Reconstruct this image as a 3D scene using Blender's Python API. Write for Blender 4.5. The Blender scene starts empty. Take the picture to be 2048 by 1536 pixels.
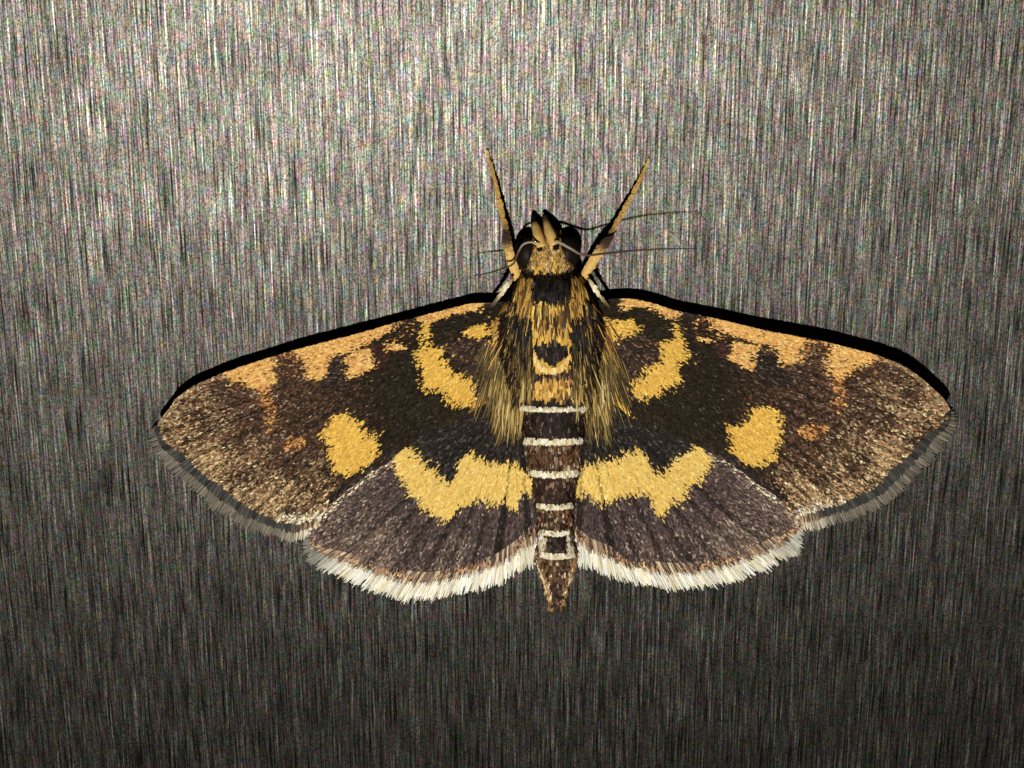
import bpy, math
import numpy as np
from mathutils import Vector
from mathutils.geometry import delaunay_2d_cdt

sc = bpy.context.scene
col = sc.collection
rng = np.random.default_rng(7)

# ------------------------------------------------------------------ camera
D, TILT, LENS, FRAME = 0.075, math.radians(24.0), 0.0, 0.0334
LENS = 36.0 * D / FRAME
cam_d = bpy.data.cameras.new('camera')
cam = bpy.data.objects.new('camera', cam_d); col.objects.link(cam)
cam.location = (0, D * math.sin(TILT), D * math.cos(TILT))
cam.rotation_euler = (-TILT, 0, 0)
cam_d.lens = LENS; cam_d.sensor_width = 36.0
cam_d.clip_start = 0.002; cam_d.clip_end = 10.0
sc.camera = cam

# ------------------------------------------------------------------ world: a dark night, next to no ambient light
w = bpy.data.worlds.new('World'); sc.world = w; w.use_nodes = True
w.node_tree.nodes['Background'].inputs[0].default_value = (0.9, 0.95, 1.0, 1)
w.node_tree.nodes['Background'].inputs[1].default_value = 0.012

# ------------------------------------------------------------------ the one lamp: a phone flash just below the moth
ld = bpy.data.lights.new('flash_lamp', 'POINT')
ld.energy = 0.74; ld.color = (1.0, 0.955, 0.87); ld.shadow_soft_size = 0.0024
lo = bpy.data.objects.new('flash_lamp', ld); col.objects.link(lo)
lo.location = (-0.010, -0.0185, 0.12)

sc.view_settings.view_transform = 'Standard'; sc.view_settings.look = 'None'
sc.view_settings.exposure = 0.0; sc.view_settings.gamma = 1.0
sc.render.engine = 'CYCLES'
sc.cycles.use_denoising = False
sc.cycles.max_bounces = 4

# ------------------------------------------------------------------ measuring helpers
CAM = np.array(cam.location)
FWD = np.array([0, -math.sin(TILT), -math.cos(TILT)])
UPV = np.array([0, math.cos(TILT), -math.sin(TILT)])
RGT = np.array([1.0, 0, 0])
MM = 0.001
PX = FRAME / 2048.0           # size of a measuring unit on the panel, metres

def P(px, py, z):
    """measured position on the photograph + height above the panel -> point in the scene"""
    px = np.asarray(px, float); py = np.asarray(py, float); z = np.asarray(z, float)
    d = (FWD[None] * LENS + RGT[None] * ((px.ravel() - 1024) / 2048 * 36)[:, None]
         + UPV[None] * (-(py.ravel() - 768) / 2048 * 36)[:, None])
    t = (np.broadcast_to(z, px.shape).ravel() - CAM[2]) / d[:, 2]
    return (CAM[None] + d * t[:, None]).reshape(px.shape + (3,))

def inside(px, py, poly):
    poly = np.asarray(poly, float); c = np.zeros(px.shape, bool)
    x0, y0 = poly[-1]
    for x1, y1 in poly:
        if y0 != y1:
            c ^= ((y1 > py) != (y0 > py)) & (px < (x0 - x1) * (py - y1) / (y0 - y1) + x1)
        x0, y0 = x1, y1
    return c

def dist_line(px, py, line):
    line = np.asarray(line, float); best = np.full(px.shape, 1e9)
    for a, b in zip(line[:-1], line[1:]):
        ab = b - a; L = max((ab ** 2).sum(), 1e-9)
        t = np.clip(((px - a[0]) * ab[0] + (py - a[1]) * ab[1]) / L, 0, 1)
        best = np.minimum(best, np.hypot(px - a[0] - t * ab[0], py - a[1] - t * ab[1]))
    return best

def along(line, t):
    """points at fractions t of a polyline's length"""
    line = np.asarray(line, float)
    s = np.r_[0, np.cumsum(np.hypot(*np.diff(line, axis=0).T))]
    s /= s[-1]
    return np.stack([np.interp(t, s, line[:, 0]), np.interp(t, s, line[:, 1])], -1)

def smooth(line, n):
    """Catmull-Rom through the points, n samples"""
    p = np.asarray(line, float)
    p = np.vstack([2 * p[0] - p[1], p, 2 * p[-1] - p[-2]])
    m = len(p) - 3
    u = np.linspace(0, m - 1e-6, n); i = u.astype(int); f = (u - i)[:, None]
    a, b, c, d = p[i], p[i + 1], p[i + 2], p[i + 3]
    return 0.5 * (2 * b + (c - a) * f + (2 * a - 5 * b + 4 * c - d) * f ** 2 + (3 * b - a - 3 * c + d) * f ** 3)

LIT = 1.12      # light falling on the moth
def lin(c):
    c = np.asarray(c, float) / 255.0
    l = np.where(c <= 0.04045, c / 12.92, ((c + 0.055) / 1.055) ** 2.4)
    return np.clip(l / (LIT * np.array([1.0, 0.96, 0.88])), 0.002, 0.85)

# ------------------------------------------------------------------ materials
def coat_material(name, rough=0.55, spec=0.35, bump=0.0):
    m = bpy.data.materials.new(name); m.use_nodes = True
    nt = m.node_tree; b = nt.nodes['Principled BSDF']
    a = nt.nodes.new('ShaderNodeAttribute'); a.attribute_name = 'Col'
    tc = nt.nodes.new('ShaderNodeTexCoord')
    n = nt.nodes.new('ShaderNodeTexNoise'); n.inputs['Scale'].default_value = 26000; n.inputs['Detail'].default_value = 2
    nt.links.new(tc.outputs['Object'], n.inputs['Vector'])
    mr = nt.nodes.new('ShaderNodeMapRange'); mr.inputs[1].default_value = 0.3; mr.inputs[2].default_value = 0.7
    mr.inputs[3].default_value = 0.82; mr.inputs[4].default_value = 1.15
    nt.links.new(n.outputs['Fac'], mr.inputs[0])
    mx = nt.nodes.new('ShaderNodeVectorMath'); mx.operation = 'SCALE'
    nt.links.new(a.outputs['Color'], mx.inputs[0]); nt.links.new(mr.outputs[0], mx.inputs['Scale'])
    nt.links.new(mx.outputs[0], b.inputs['Base Color'])
    b.inputs['Roughness'].default_value = rough
    b.inputs['Specular IOR Level'].default_value = spec
    return m

def plain_material(name, rgb, rough=0.5, spec=0.5, noise=0.15, scale=9000):
    m = bpy.data.materials.new(name); m.use_nodes = True
    nt = m.node_tree; b = nt.nodes['Principled BSDF']
    tc = nt.nodes.new('ShaderNodeTexCoord')
    n = nt.nodes.new('ShaderNodeTexNoise'); n.inputs['Scale'].default_value = scale
    nt.links.new(tc.outputs['Object'], n.inputs['Vector'])
    r = nt.nodes.new('ShaderNodeValToRGB')
    c = lin(rgb)
    r.color_ramp.elements[0].position = 0.3; r.color_ramp.elements[0].color = (*(c * (1 - noise)), 1)
    r.color_ramp.elements[1].position = 0.7; r.color_ramp.elements[1].color = (*(c * (1 + noise)), 1)
    nt.links.new(n.outputs['Fac'], r.inputs[0]); nt.links.new(r.outputs[0], b.inputs['Base Color'])
    b.inputs['Roughness'].default_value = rough; b.inputs['Specular IOR Level'].default_value = spec
    return m

def steel_material():
    m = bpy.data.materials.new('brushed_steel'); m.use_nodes = True
    nt = m.node_tree; N = nt.nodes; L = nt.links; b = N['Principled BSDF']
    tc = N.new('ShaderNodeTexCoord')
    def streak(sx, sy, detail, seed, rough=0.6):
        mp = N.new('ShaderNodeMapping'); mp.inputs['Scale'].default_value = (sx, sy, 1)
        mp.inputs['Location'].default_value = (seed, seed * 1.7, seed * 0.3)
        L.new(tc.outputs['Object'], mp.inputs['Vector'])
        n = N.new('ShaderNodeTexNoise'); n.inputs['Scale'].default_value = 1.0
        n.inputs['Detail'].default_value = detail; n.inputs['Roughness'].default_value = rough
        L.new(mp.outputs[0], n.inputs['Vector']); return n
    def rng_(src, a, b_, c, d):
        r = N.new('ShaderNodeMapRange'); r.inputs[1].default_value = a; r.inputs[2].default_value = b_
        r.inputs[3].default_value = c; r.inputs[4].default_value = d
        L.new(src, r.inputs[0]); return r.outputs[0]
    def math_(op, x, y):
        n = N.new('ShaderNodeMath'); n.operation = op
        for k, v in enumerate((x, y)):
            if isinstance(v, (int, float)): n.inputs[k].default_value = v
            else: L.new(v, n.inputs[k])
        return n.outputs[0]
    fine = streak(17000, 480, 3, 3.1)         # grinding lines
    broad = streak(4200, 140, 2, 11.0)       # bundles of lines
    grain = streak(25000, 17000, 1, 5.0)      # fine pitting
    hue = streak(4800, 2600, 2, 23.0, 0.5)        # faint interference tints on the grain
    f = rng_(fine.outputs['Fac'], 0.34, 0.66, 0.12, 1.6)
    bd = rng_(broad.outputs['Fac'], 0.3, 0.7, 0.86, 1.14)
    g = rng_(grain.outputs['Fac'], 0.3, 0.7, 0.30, 1.70)
    val = math_('MULTIPLY', math_('MULTIPLY', f, bd), g)
    glint = streak(19000, 480, 2, 41.0)        # bright scratches, their glint painted into the colour
    gl = rng_(glint.outputs['Fac'], 0.54, 0.72, 1.0, 3.0)
    val = math_('MULTIPLY', math_('MULTIPLY', val, gl), 0.050)
    # tint
    sep = N.new('ShaderNodeVectorMath'); sep.operation = 'SUBTRACT'
    L.new(hue.outputs['Color'], sep.inputs[0]); sep.inputs[1].default_value = (0.5, 0.5, 0.5)
    scl = N.new('ShaderNodeVectorMath'); scl.operation = 'MULTIPLY'; scl.inputs[1].default_value = (1.5, 0.82, 1.05)
    L.new(sep.outputs[0], scl.inputs[0])
    add = N.new('ShaderNodeVectorMath'); add.operation = 'ADD'; add.inputs[1].default_value = (1.0, 0.95, 0.84)
    L.new(scl.outputs[0], add.inputs[0])
    mul = N.new('ShaderNodeVectorMath'); mul.operation = 'SCALE'
    L.new(add.outputs[0], mul.inputs[0]); L.new(val, mul.inputs['Scale'])
    L.new(mul.outputs[0], b.inputs['Base Color'])
    b.inputs['Metallic'].default_value = 1.0
    b.inputs['Roughness'].default_value = 0.42
    b.inputs['Anisotropic'].default_value = 0.44; b.inputs['Anisotropic Rotation'].default_value = 0.25
    tg = N.new('ShaderNodeCombineXYZ'); tg.inputs[1].default_value = 1.0
    L.new(tg.outputs[0], b.inputs['Tangent'])
    bp = N.new('ShaderNodeBump'); bp.inputs['Strength'].default_value = 0.35; bp.inputs['Distance'].default_value = 0.00002
    L.new(fine.outputs['Fac'], bp.inputs['Height'])
    L.new(bp.outputs[0], b.inputs['Normal'])
    return m

M_SCALE = coat_material('wing_scale', 0.6, 0.06)
M_HAIR = coat_material('moth_hair', 0.55, 0.1)
M_FRINGE = coat_material('fringe_scale', 0.6, 0.3)
M_MEMBRANE = plain_material('wing_membrane', (52, 42, 30), 0.7, 0.2)
M_EYE = plain_material('compound_eye', (26, 18, 13), 0.45, 0.06, 0.35, 40000)
M_BODY = coat_material('body_cuticle', 0.7, 0.2)
M_LEG = coat_material('leg_scale', 0.5, 0.2)
M_ANT = coat_material('antenna_segment', 0.5, 0.3)

# ------------------------------------------------------------------ mesh helpers
def mesh_obj(name, verts, faces, mat, parent=None, colors=None, flat=True):
    me = bpy.data.meshes.new(name)
    me.from_pydata(np.asarray(verts).tolist(), [], faces if isinstance(faces, list) else faces.tolist())
    if colors is not None:
        at = me.color_attributes.new('Col', 'FLOAT_COLOR', 'POINT')
        c4 = np.ones((len(verts), 4), np.float32); c4[:, :3] = colors
        at.data.foreach_set('color', c4.ravel())
    if not flat:
        me.polygons.foreach_set('use_smooth', np.ones(len(me.polygons), bool))
    me.materials.append(mat); me.update()
    o = bpy.data.objects.new(name, me); col.objects.link(o)
    if parent is not None: o.parent = parent
    return o

def tube(name, pts, radii, mat, parent, colors, n=10, caps=True, flat_z=1.0):
    """tapered tube through world points; colors per ring"""
    pts = np.asarray(pts, float); k = len(pts)
    tan = np.gradient(pts, axis=0); tan /= np.linalg.norm(tan, axis=1)[:, None]
    up = np.array([0, 0, 1.0]); V = []; C = []
    for i in range(k):
        s = np.cross(tan[i], up); s /= max(np.linalg.norm(s), 1e-9); q = np.cross(s, tan[i])
        for j in range(n):
            a = 2 * math.pi * j / n
            V.append(pts[i] + radii[i] * (math.cos(a) * s + flat_z * math.sin(a) * q)); C.append(colors[i])
    F = [[i * n + j, i * n + (j + 1) % n, (i + 1) * n + (j + 1) % n, (i + 1) * n + j] for i in range(k - 1) for j in range(n)]
    F.append(list(range(n))[::-1]); F.append([(k - 1) * n + j for j in range(n)])
    return mesh_obj(name, V, F, mat, parent, np.asarray(C), flat=False)

SHAPE = np.array([(-.28, 0), (.28, 0), (.5, .6), (.34, 1.0), (.0, .9), (-.34, 1.0), (-.5, .6)])
SFACE = np.array([(0, 1, 2, 6)]), np.array([(6, 2, 4), (2, 3, 4), (6, 4, 5)])

def scale_coat(name, px, py, dx, dy, length, width, zf, colors, mat, parent, lift=0.03, roll=0.3, base_lift=0.006, kind='stuff'):
    """overlapping shield-shaped scales lying on the surface zf(px,py)"""
    n = len(px)
    ex, ey = px + dx * length, py + dy * length
    B = P(px, py, zf(px, py)); T = P(ex, ey, zf(ex, ey))
    u = T - B
    e = 2.0
    S0 = P(px + e, py, zf(px + e, py)) - P(px - e, py, zf(px - e, py))
    S1 = P(px, py - e, zf(px, py - e)) - P(px, py + e, zf(px, py + e))
    nn = np.cross(S0, S1); nn /= np.linalg.norm(nn, axis=1)[:, None]
    ul = np.linalg.norm(u, axis=1)[:, None]
    s = np.cross(u / ul, nn)
    W = (width * PX)[:, None]
    lf = (lift * MM * rng.uniform(0.5, 1.5, n))[:, None]
    rl = (np.broadcast_to(roll, n) * rng.normal(0, 1, n))[:, None] * W
    V = np.zeros((n, 7, 3))
    for k, (a, t) in enumerate(SHAPE):
        V[:, k] = B + u * t + s * W * a + nn * (base_lift * MM + lf * t + rl * a * t)
    idx = np.arange(n) * 7
    quads = (idx[:, None, None] + SFACE[0][None]).reshape(-1, 4).tolist()
    tris = (idx[:, None, None] + SFACE[1][None]).reshape(-1, 3).tolist()
    o = mesh_obj(name, V.reshape(-1, 3), quads + tris, mat, parent, np.repeat(colors, 7, axis=0))
    if kind: o['kind'] = kind
    return o

def strands(name, paths, widths, colors, mat, parent, kind='stuff', tipw=0.25):
    """tapered flat hairs: paths (n,k,3), widths (n,)"""
    n, k, _ = paths.shape
    tan = np.gradient(paths, axis=1); tan /= np.maximum(np.linalg.norm(tan, axis=2), 1e-12)[..., None]
    up = np.array([0, 0, 1.0]) + rng.normal(0, 0.35, (n, 1, 3))
    s = np.cross(tan, np.broadcast_to(up, tan.shape)); s /= np.maximum(np.linalg.norm(s, axis=2), 1e-12)[..., None]
    prof = np.interp(np.linspace(0, 1, k), [0, 0.25, 0.75, 1], [0.5, 1, 0.9, tipw])
    hw = (widths[:, None] * prof[None])[..., None] * 0.5
    V = np.stack([paths - s * hw, paths + s * hw], 2).reshape(n, k * 2, 3)
    base = np.arange(n)[:, None] * (k * 2)
    F = []
    for i in range(k - 1):
        F.append(base + np.array([[2 * i, 2 * i + 1, 2 * i + 3, 2 * i + 2]]))
    F = np.concatenate(F).tolist()
    o = mesh_obj(name, V.reshape(-1, 3), F, mat, parent, np.repeat(colors, k * 2, axis=0))
    if kind: o['kind'] = kind
    return o

# ------------------------------------------------------------------ the panel
def build_panel():
    h, t, r = 0.11, 0.0012, 0.0004
    V = [(-h, -h, 0), (h, -h, 0), (h, h, 0), (-h, h, 0),
         (-h - r, -h - r, -r), (h + r, -h - r, -r), (h + r, h + r, -r), (-h - r, h + r, -r),
         (-h - r, -h - r, -t), (h + r, -h - r, -t), (h + r, h + r, -t), (-h - r, h + r, -t)]
    F = [[0, 1, 2, 3], [11, 10, 9, 8]]
    for a in (0, 4):
        for j in range(4):
            k = (j + 1) % 4
            F.append([a + 4 + j, a + 4 + k, a + k, a + j])
    o = mesh_obj('metal_panel', V, F, steel_material())
    o['kind'] = 'structure'
    o['label'] = 'flat brushed stainless steel panel with fine straight grain under the moth'
    o['category'] = 'panel'
build_panel()

# ------------------------------------------------------------------ palettes (sRGB as seen, weight)
PAL = {
 'olive':  [((34, 26, 13), 40), ((42, 33, 19), 30), ((24, 18, 10), 20), ((58, 48, 33), 8), ((82, 70, 52), 2)],
 'brown':  [((90, 64, 44), 30), ((54, 36, 22), 26), ((100, 76, 56), 18), ((140, 115, 88), 12), ((106, 66, 44), 7), ((190, 162, 130), 7)],
 'brownd': [((62, 44, 30), 34), ((44, 31, 20), 36), ((84, 62, 46), 18), ((118, 94, 74), 8), ((96, 56, 40), 4)],
 'hindo':  [((112, 92, 78), 28), ((90, 72, 60), 26), ((140, 120, 104), 20), ((70, 54, 44), 16), ((176, 156, 136), 10)],
 'tan':    [((152, 124, 86), 28), ((184, 154, 110), 20), ((112, 84, 56), 22), ((76, 54, 34), 12), ((220, 194, 146), 7), ((150, 100, 68), 7), ((136, 126, 86), 4)],
 'hind':   [((66, 53, 48), 34), ((80, 66, 62), 22), ((46, 38, 35), 26), ((104, 88, 84), 10), ((92, 68, 62), 8)],
 'blue':   [((34, 28, 22), 36), ((46, 39, 34), 26), ((84, 76, 68), 10), ((22, 18, 15), 28)],
 'YB':     [((206, 160, 76), 30), ((172, 126, 60), 30), ((110, 78, 44), 24), ((226, 186, 104), 16)],
 'Y':      [((222, 175, 76), 45), ((214, 165, 68), 35), ((230, 187, 92), 20)],
 'O':      [((220, 166, 86), 42), ((231, 182, 104), 27), ((200, 140, 78), 16), ((240, 200, 130), 10), ((150, 95, 60), 5)],
 'Os':     [((200, 138, 72), 34), ((120, 74, 48), 24), ((72, 48, 35), 24), ((228, 170, 96), 18)],
 'HY':     [((226, 188, 98), 45), ((219, 178, 84), 35), ((234, 200, 116), 20)],
 'cream':  [((236, 220, 184), 34), ((202, 178, 138), 28), ((250, 240, 212), 14), ((116, 88, 62), 24)],
 'dark':   [((32, 25, 20), 50), ((46, 34, 28), 28), ((70, 54, 46), 14), ((100, 84, 70), 8)],
 'redk':   [((58, 34, 28), 40), ((82, 46, 38), 30), ((40, 28, 22), 30)],
 'inner':  [((48, 34, 26), 40), ((70, 50, 38), 28), ((34, 25, 20), 18), ((124, 98, 74), 14)],
}
KEYS = list(PAL)
def paint(cls, jitter=0.12):
    """cls: array of palette indices -> linear colours"""
    out = np.zeros((len(cls), 3))
    for i, k in enumerate(KEYS):
        m = np.where(cls == i)[0]
        if len(m) == 0: continue
        c = np.array([lin(x[0]) for x in PAL[k]]); p = np.array([x[1] for x in PAL[k]], float)
        out[m] = c[rng.choice(len(c), len(m), p=p / p.sum())]
    return np.clip(out * np.exp(rng.normal(0, jitter, (len(cls), 1))), 0.002, 0.85)
K = {k: i for i, k in enumerate(KEYS)}

# ------------------------------------------------------------------ measured outlines and marks, one set for each side
LEFT = dict(
 costa=[(1018, 600), (1000, 604), (963, 606), (932, 609), (844, 631), (795, 644), (698, 672), (680, 676), (592, 699), (549, 712), (500, 727), (456, 742), (397, 767), (358, 792), (339, 816), (318, 844), (316, 853)],
 outer=[(316, 853), (329, 866), (342, 884), (374, 904), (389, 919), (417, 946), (450, 968), (485, 998), (524, 1019), (553, 1033), (585, 1042), (643, 1034)],
 inner=[(643, 1034), (654, 1017), (674, 998), (689, 984), (721, 961), (740, 943), (769, 930), (791, 911), (850, 864), (905, 846), (960, 815), (1030, 770), (1052, 700), (1040, 640)],
 fringe=[(306, 857), (300, 870), (309, 905), (327, 927), (350, 955), (368, 966), (397, 993), (421, 1019), (456, 1038), (480, 1056), (514, 1066), (553, 1075), (585, 1085), (640, 1062)],
 base=(1035, 640),
 hcosta=[(1040, 800), (960, 790), (850, 830), (760, 890), (700, 935), (660, 985), (636, 1030), (626, 1060)],
 houter=[(626, 1060), (630, 1082), (642, 1095), (687, 1108), (736, 1125), (795, 1142), (839, 1149), (878, 1147), (934, 1131), (961, 1125), (995, 1112), (1032, 1086), (1068, 1054)],
 hinner=[(1068, 1054), (1072, 1000), (1068, 940), (1056, 880), (1040, 800)],
 hfringe=[(608, 1062), (606, 1098), (624, 1136), (660, 1149), (690, 1161), (731, 1183), (773, 1196), (807, 1206), (839, 1206), (892, 1198), (922, 1193), (946, 1188), (995, 1174), (1022, 1158), (1058, 1140), (1082, 1132)],
 hbase=(1040, 790),
 marks=[
  ('O', [(968, 606), (932, 606), (844, 629), (840, 646), (860, 648), (885, 636), (905, 630), (950, 622), (966, 618)]),
  ('Y', [(843, 640), (866, 642), (860, 672), (844, 672)]),
  ('O', [(800, 641), (745, 655), (698, 669), (680, 674), (592, 697), (600, 712), (615, 735), (610, 755), (640, 760), (655, 752), (655, 730), (665, 712), (680, 706), (690, 712), (700, 702), (720, 692), (745, 683), (765, 672), (790, 658)]),
  ('O', [(694, 720), (705, 698), (745, 695), (748, 714), (753, 733), (726, 746), (700, 760), (697, 741)]),
  ('O', [(772, 687), (802, 685), (812, 695), (791, 703), (775, 698)]),
  ('redk', [(743, 688), (772, 684), (778, 720), (760, 738), (748, 728)]),
  ('dark', [(660, 714), (690, 714), (698, 740), (690, 778), (640, 775), (655, 750)]),
  ('O', [(548, 711), (549, 741), (557, 759), (545, 771), (510, 777), (483, 763), (454, 751), (467, 734), (500, 724)]),
  ('Os', [(520, 775), (545, 772), (548, 800), (552, 860), (540, 862), (526, 815)]),
  ('Os', [(569, 876), (590, 868), (612, 876), (612, 892), (590, 900), (571, 896)]),
  ('Y', [(640, 867), (658, 849), (664, 832), (697, 824), (707, 837), (724, 841), (726, 855), (742, 871), (756, 863), (758, 884), (754, 906), (761, 912), (744, 923), (728, 941), (703, 949), (677, 945), (664, 937), (670, 925), (658, 912), (658, 894), (646, 879)]),
  ('Y', [(844, 669), (860, 669), (860, 687), (869, 697), (893, 693), (887, 702), (883, 716), (901, 716), (895, 728), (905, 744), (920, 744), (928, 755), (942, 755), (944, 767), (950, 777), (948, 804), (936, 810), (920, 812), (905, 810), (895, 800), (889, 785), (873, 779), (852, 781), (846, 767), (844, 736), (834, 720), (834, 704), (842, 693)]),
  ('Y', [(928, 663), (944, 652), (967, 646), (971, 654), (987, 661), (977, 669), (961, 677), (946, 673), (930, 673)]),
  ('Y', [(948, 848), (962, 806), (976, 806), (974, 835), (960, 856)]),
  ('YB', [(985, 640), (1012, 632), (1018, 670), (996, 700), (980, 690)]),
  ('YB', [(940, 800), (968, 790), (985, 840), (965, 862), (942, 850)]),
  ('inner', [(872, 690), (920, 676), (1000, 680), (1010, 790), (950, 800), (940, 750), (900, 715)]),
  ('cream', [(560, 1024), (600, 1030), (640, 1020), (655, 1022), (643, 1044), (580, 1048), (556, 1038)]),
 ],
 hmarks=[
  ('HY', [(787, 918), (797, 904), (818, 892), (828, 896), (832, 906), (840, 908), (842, 925), (853, 921), (861, 931), (875, 937), (877, 957), (892, 947), (900, 970), (912, 953), (914, 929), (924, 914), (943, 902), (961, 914), (978, 922), (994, 924), (1025, 922), (1040, 932), (1050, 940), (1075, 943), (1075, 990), (1056, 987), (1041, 988), (1035, 1012), (1021, 1018), (1009, 998), (994, 1006), (978, 1008), (959, 994), (945, 1000), (929, 1012), (916, 1012), (906, 1030), (900, 1044), (887, 1039), (869, 1031), (863, 1023), (840, 1015), (838, 1001), (834, 992), (816, 990), (814, 968), (808, 955), (797, 949), (791, 937)]),
  ('blue', [(790, 905), (860, 850), (940, 800), (1070, 780), (1075, 945), (900, 965), (830, 905)]),
 ],
 vein_folds=[(994, 1115), (1056, 1060), (945, 1128), (893, 1143), (846, 1148), (790, 1140), (738, 1125), (690, 1108)], sgn=-1)

RIGHT = dict(
 costa=[(1182, 600), (1205, 600), (1238, 597), (1278, 600), (1317, 610), (1348, 620), (1418, 634), (1473, 647), (1531, 661), (1580, 670), (1608, 675), (1657, 685), (1716, 700), (1747, 708), (1800, 728), (1833, 749), (1862, 773), (1884, 794), (1896, 812), (1896, 822)],
 outer=[(1896, 822), (1890, 832), (1874, 846), (1842, 868), (1829, 886), (1800, 917), (1774, 937), (1747, 968), (1712, 985), (1684, 1000), (1649, 1009), (1618, 1019), (1587, 1030)],
 inner=[(1587, 1030), (1565, 1003), (1532, 978), (1512, 964), (1489, 947), (1444, 914), (1423, 906), (1380, 885), (1330, 866), (1280, 846), (1215, 800), (1185, 770), (1155, 700), (1168, 640)],
 fringe=[(1906, 820), (1913, 836), (1909, 864), (1874, 905), (1868, 921), (1845, 940), (1817, 973), (1790, 1000), (1747, 1025), (1716, 1038), (1665, 1050), (1649, 1056), (1618, 1062), (1592, 1050)],
 base=(1172, 640),
 hcosta=[(1170, 800), (1250, 790), (1350, 830), (1440, 885), (1500, 932), (1550, 975), (1580, 1012), (1594, 1040)],
 houter=[(1594, 1040), (1590, 1052), (1567, 1067), (1531, 1087), (1482, 1105), (1433, 1120), (1384, 1130), (1335, 1130), (1277, 1123), (1242, 1115), (1220, 1098), (1177, 1079), (1146, 1052)],
 hinner=[(1146, 1052), (1140, 1000), (1144, 940), (1156, 880), (1170, 800)],
 hfringe=[(1604, 1052), (1604, 1088), (1599, 1114), (1570, 1124), (1540, 1141), (1513, 1149), (1467, 1168), (1421, 1177), (1365, 1185), (1321, 1180), (1277, 1171), (1242, 1165), (1206, 1150), (1172, 1140), (1142, 1132)],
 hbase=(1168, 790),
 marks=[
  ('O', [(1237, 594), (1272, 599), (1315, 607), (1347, 618), (1358, 631), (1342, 639), (1328, 634), (1312, 620), (1288, 615), (1261, 615), (1250, 623), (1237, 620)]),
  ('Y', [(1342, 642), (1358, 650), (1366, 680), (1342, 688), (1347, 660)]),
  ('O', [(1409, 632), (1476, 648), (1556, 664), (1610, 673), (1605, 693), (1599, 714), (1583, 725), (1562, 733), (1554, 714), (1551, 695), (1535, 687), (1513, 687), (1476, 674), (1441, 663), (1422, 650)]),
  ('O', [(1460, 685), (1487, 685), (1513, 690), (1505, 714), (1508, 730), (1503, 741), (1481, 733), (1460, 717)]),
  ('O', [(1394, 674), (1412, 674), (1424, 680), (1420, 684), (1398, 681)]),
  ('redk', [(1424, 684), (1448, 684), (1460, 700), (1456, 718), (1432, 712)]),
  ('dark', [(1513, 694), (1530, 690), (1550, 702), (1552, 734), (1590, 745), (1575, 775), (1520, 765), (1508, 735)]),
  ('O', [(1657, 686), (1716, 698), (1747, 708), (1743, 724), (1722, 732), (1700, 736), (1696, 749), (1681, 757), (1665, 755), (1651, 736), (1655, 716)]),
  ('Os', [(1660, 755), (1684, 755), (1690, 790), (1676, 826), (1660, 822), (1668, 790)]),
  ('Os', [(1597, 858), (1622, 845), (1650, 848), (1650, 868), (1622, 880), (1600, 874)]),
  ('Y', [(1446, 857), (1458, 847), (1473, 853), (1497, 841), (1499, 829), (1501, 812), (1520, 814), (1528, 808), (1548, 812), (1557, 825), (1561, 837), (1561, 855), (1561, 878), (1550, 892), (1551, 911), (1551, 923), (1530, 921), (1514, 937), (1501, 929), (1483, 921), (1473, 911), (1456, 902), (1460, 884), (1452, 872), (1462, 868)]),
  ('Y', [(1317, 688), (1324, 682), (1346, 677), (1363, 675), (1367, 692), (1377, 710), (1373, 720), (1358, 720), (1352, 729), (1358, 747), (1363, 753), (1352, 765), (1348, 772), (1334, 772), (1317, 788), (1305, 788), (1291, 786), (1289, 796), (1274, 798), (1262, 782), (1262, 765), (1274, 753), (1287, 747), (1289, 735), (1307, 727), (1321, 722), (1317, 704)]),
  ('Y', [(1201, 657), (1219, 649), (1235, 640), (1262, 638), (1276, 649), (1274, 661), (1266, 667), (1244, 673), (1219, 677), (1207, 667)]),
  ('Y', [(1229, 776), (1240, 780), (1262, 825), (1267, 855), (1256, 850), (1243, 825), (1230, 800)]),
  ('YB', [(1200, 632), (1222, 640), (1228, 690), (1212, 700), (1195, 670)]),
  ('YB', [(1222, 790), (1250, 800), (1268, 850), (1250, 862), (1226, 840)]),
  ('inner', [(1330, 690), (1290, 670), (1210, 680), (1200, 790), (1260, 800), (1270, 755), (1310, 720)]),
  ('cream', [(1690, 994), (1620, 1008), (1588, 1018), (1580, 1030), (1600, 1042), (1650, 1028), (1690, 1006)]),
 ],
 hmarks=[
  ('HY', [(1140, 940), (1156, 936), (1162, 932), (1183, 922), (1199, 918), (1221, 917), (1239, 917), (1249, 909), (1258, 897), (1274, 895), (1292, 905), (1295, 919), (1303, 944), (1321, 944), (1336, 933), (1344, 911), (1362, 909), (1376, 898), (1384, 886), (1397, 888), (1407, 901), (1423, 911), (1417, 929), (1407, 946), (1393, 966), (1376, 966), (1374, 984), (1362, 997), (1342, 1007), (1327, 1021), (1325, 1030), (1309, 1025), (1301, 1011), (1301, 987), (1286, 985), (1266, 991), (1245, 987), (1223, 1001), (1205, 1006), (1191, 1004), (1177, 988), (1162, 988), (1140, 977)]),
  ('blue', [(1420, 900), (1350, 850), (1270, 800), (1140, 780), (1140, 945), (1310, 965), (1390, 900)]),
 ],
 vein_folds=[(1224, 1100), (1158, 1064), (1275, 1122), (1330, 1129), (1385, 1129), (1432, 1119), (1482, 1104), (1530, 1086)], sgn=1)

moth = bpy.data.objects.new('moth', None); col.objects.link(moth)
moth.empty_display_size = 0.005
moth['label'] = 'small dark brown moth with yellow wing patches and white fringed hindwings on brushed steel'
moth['category'] = 'moth'

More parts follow.
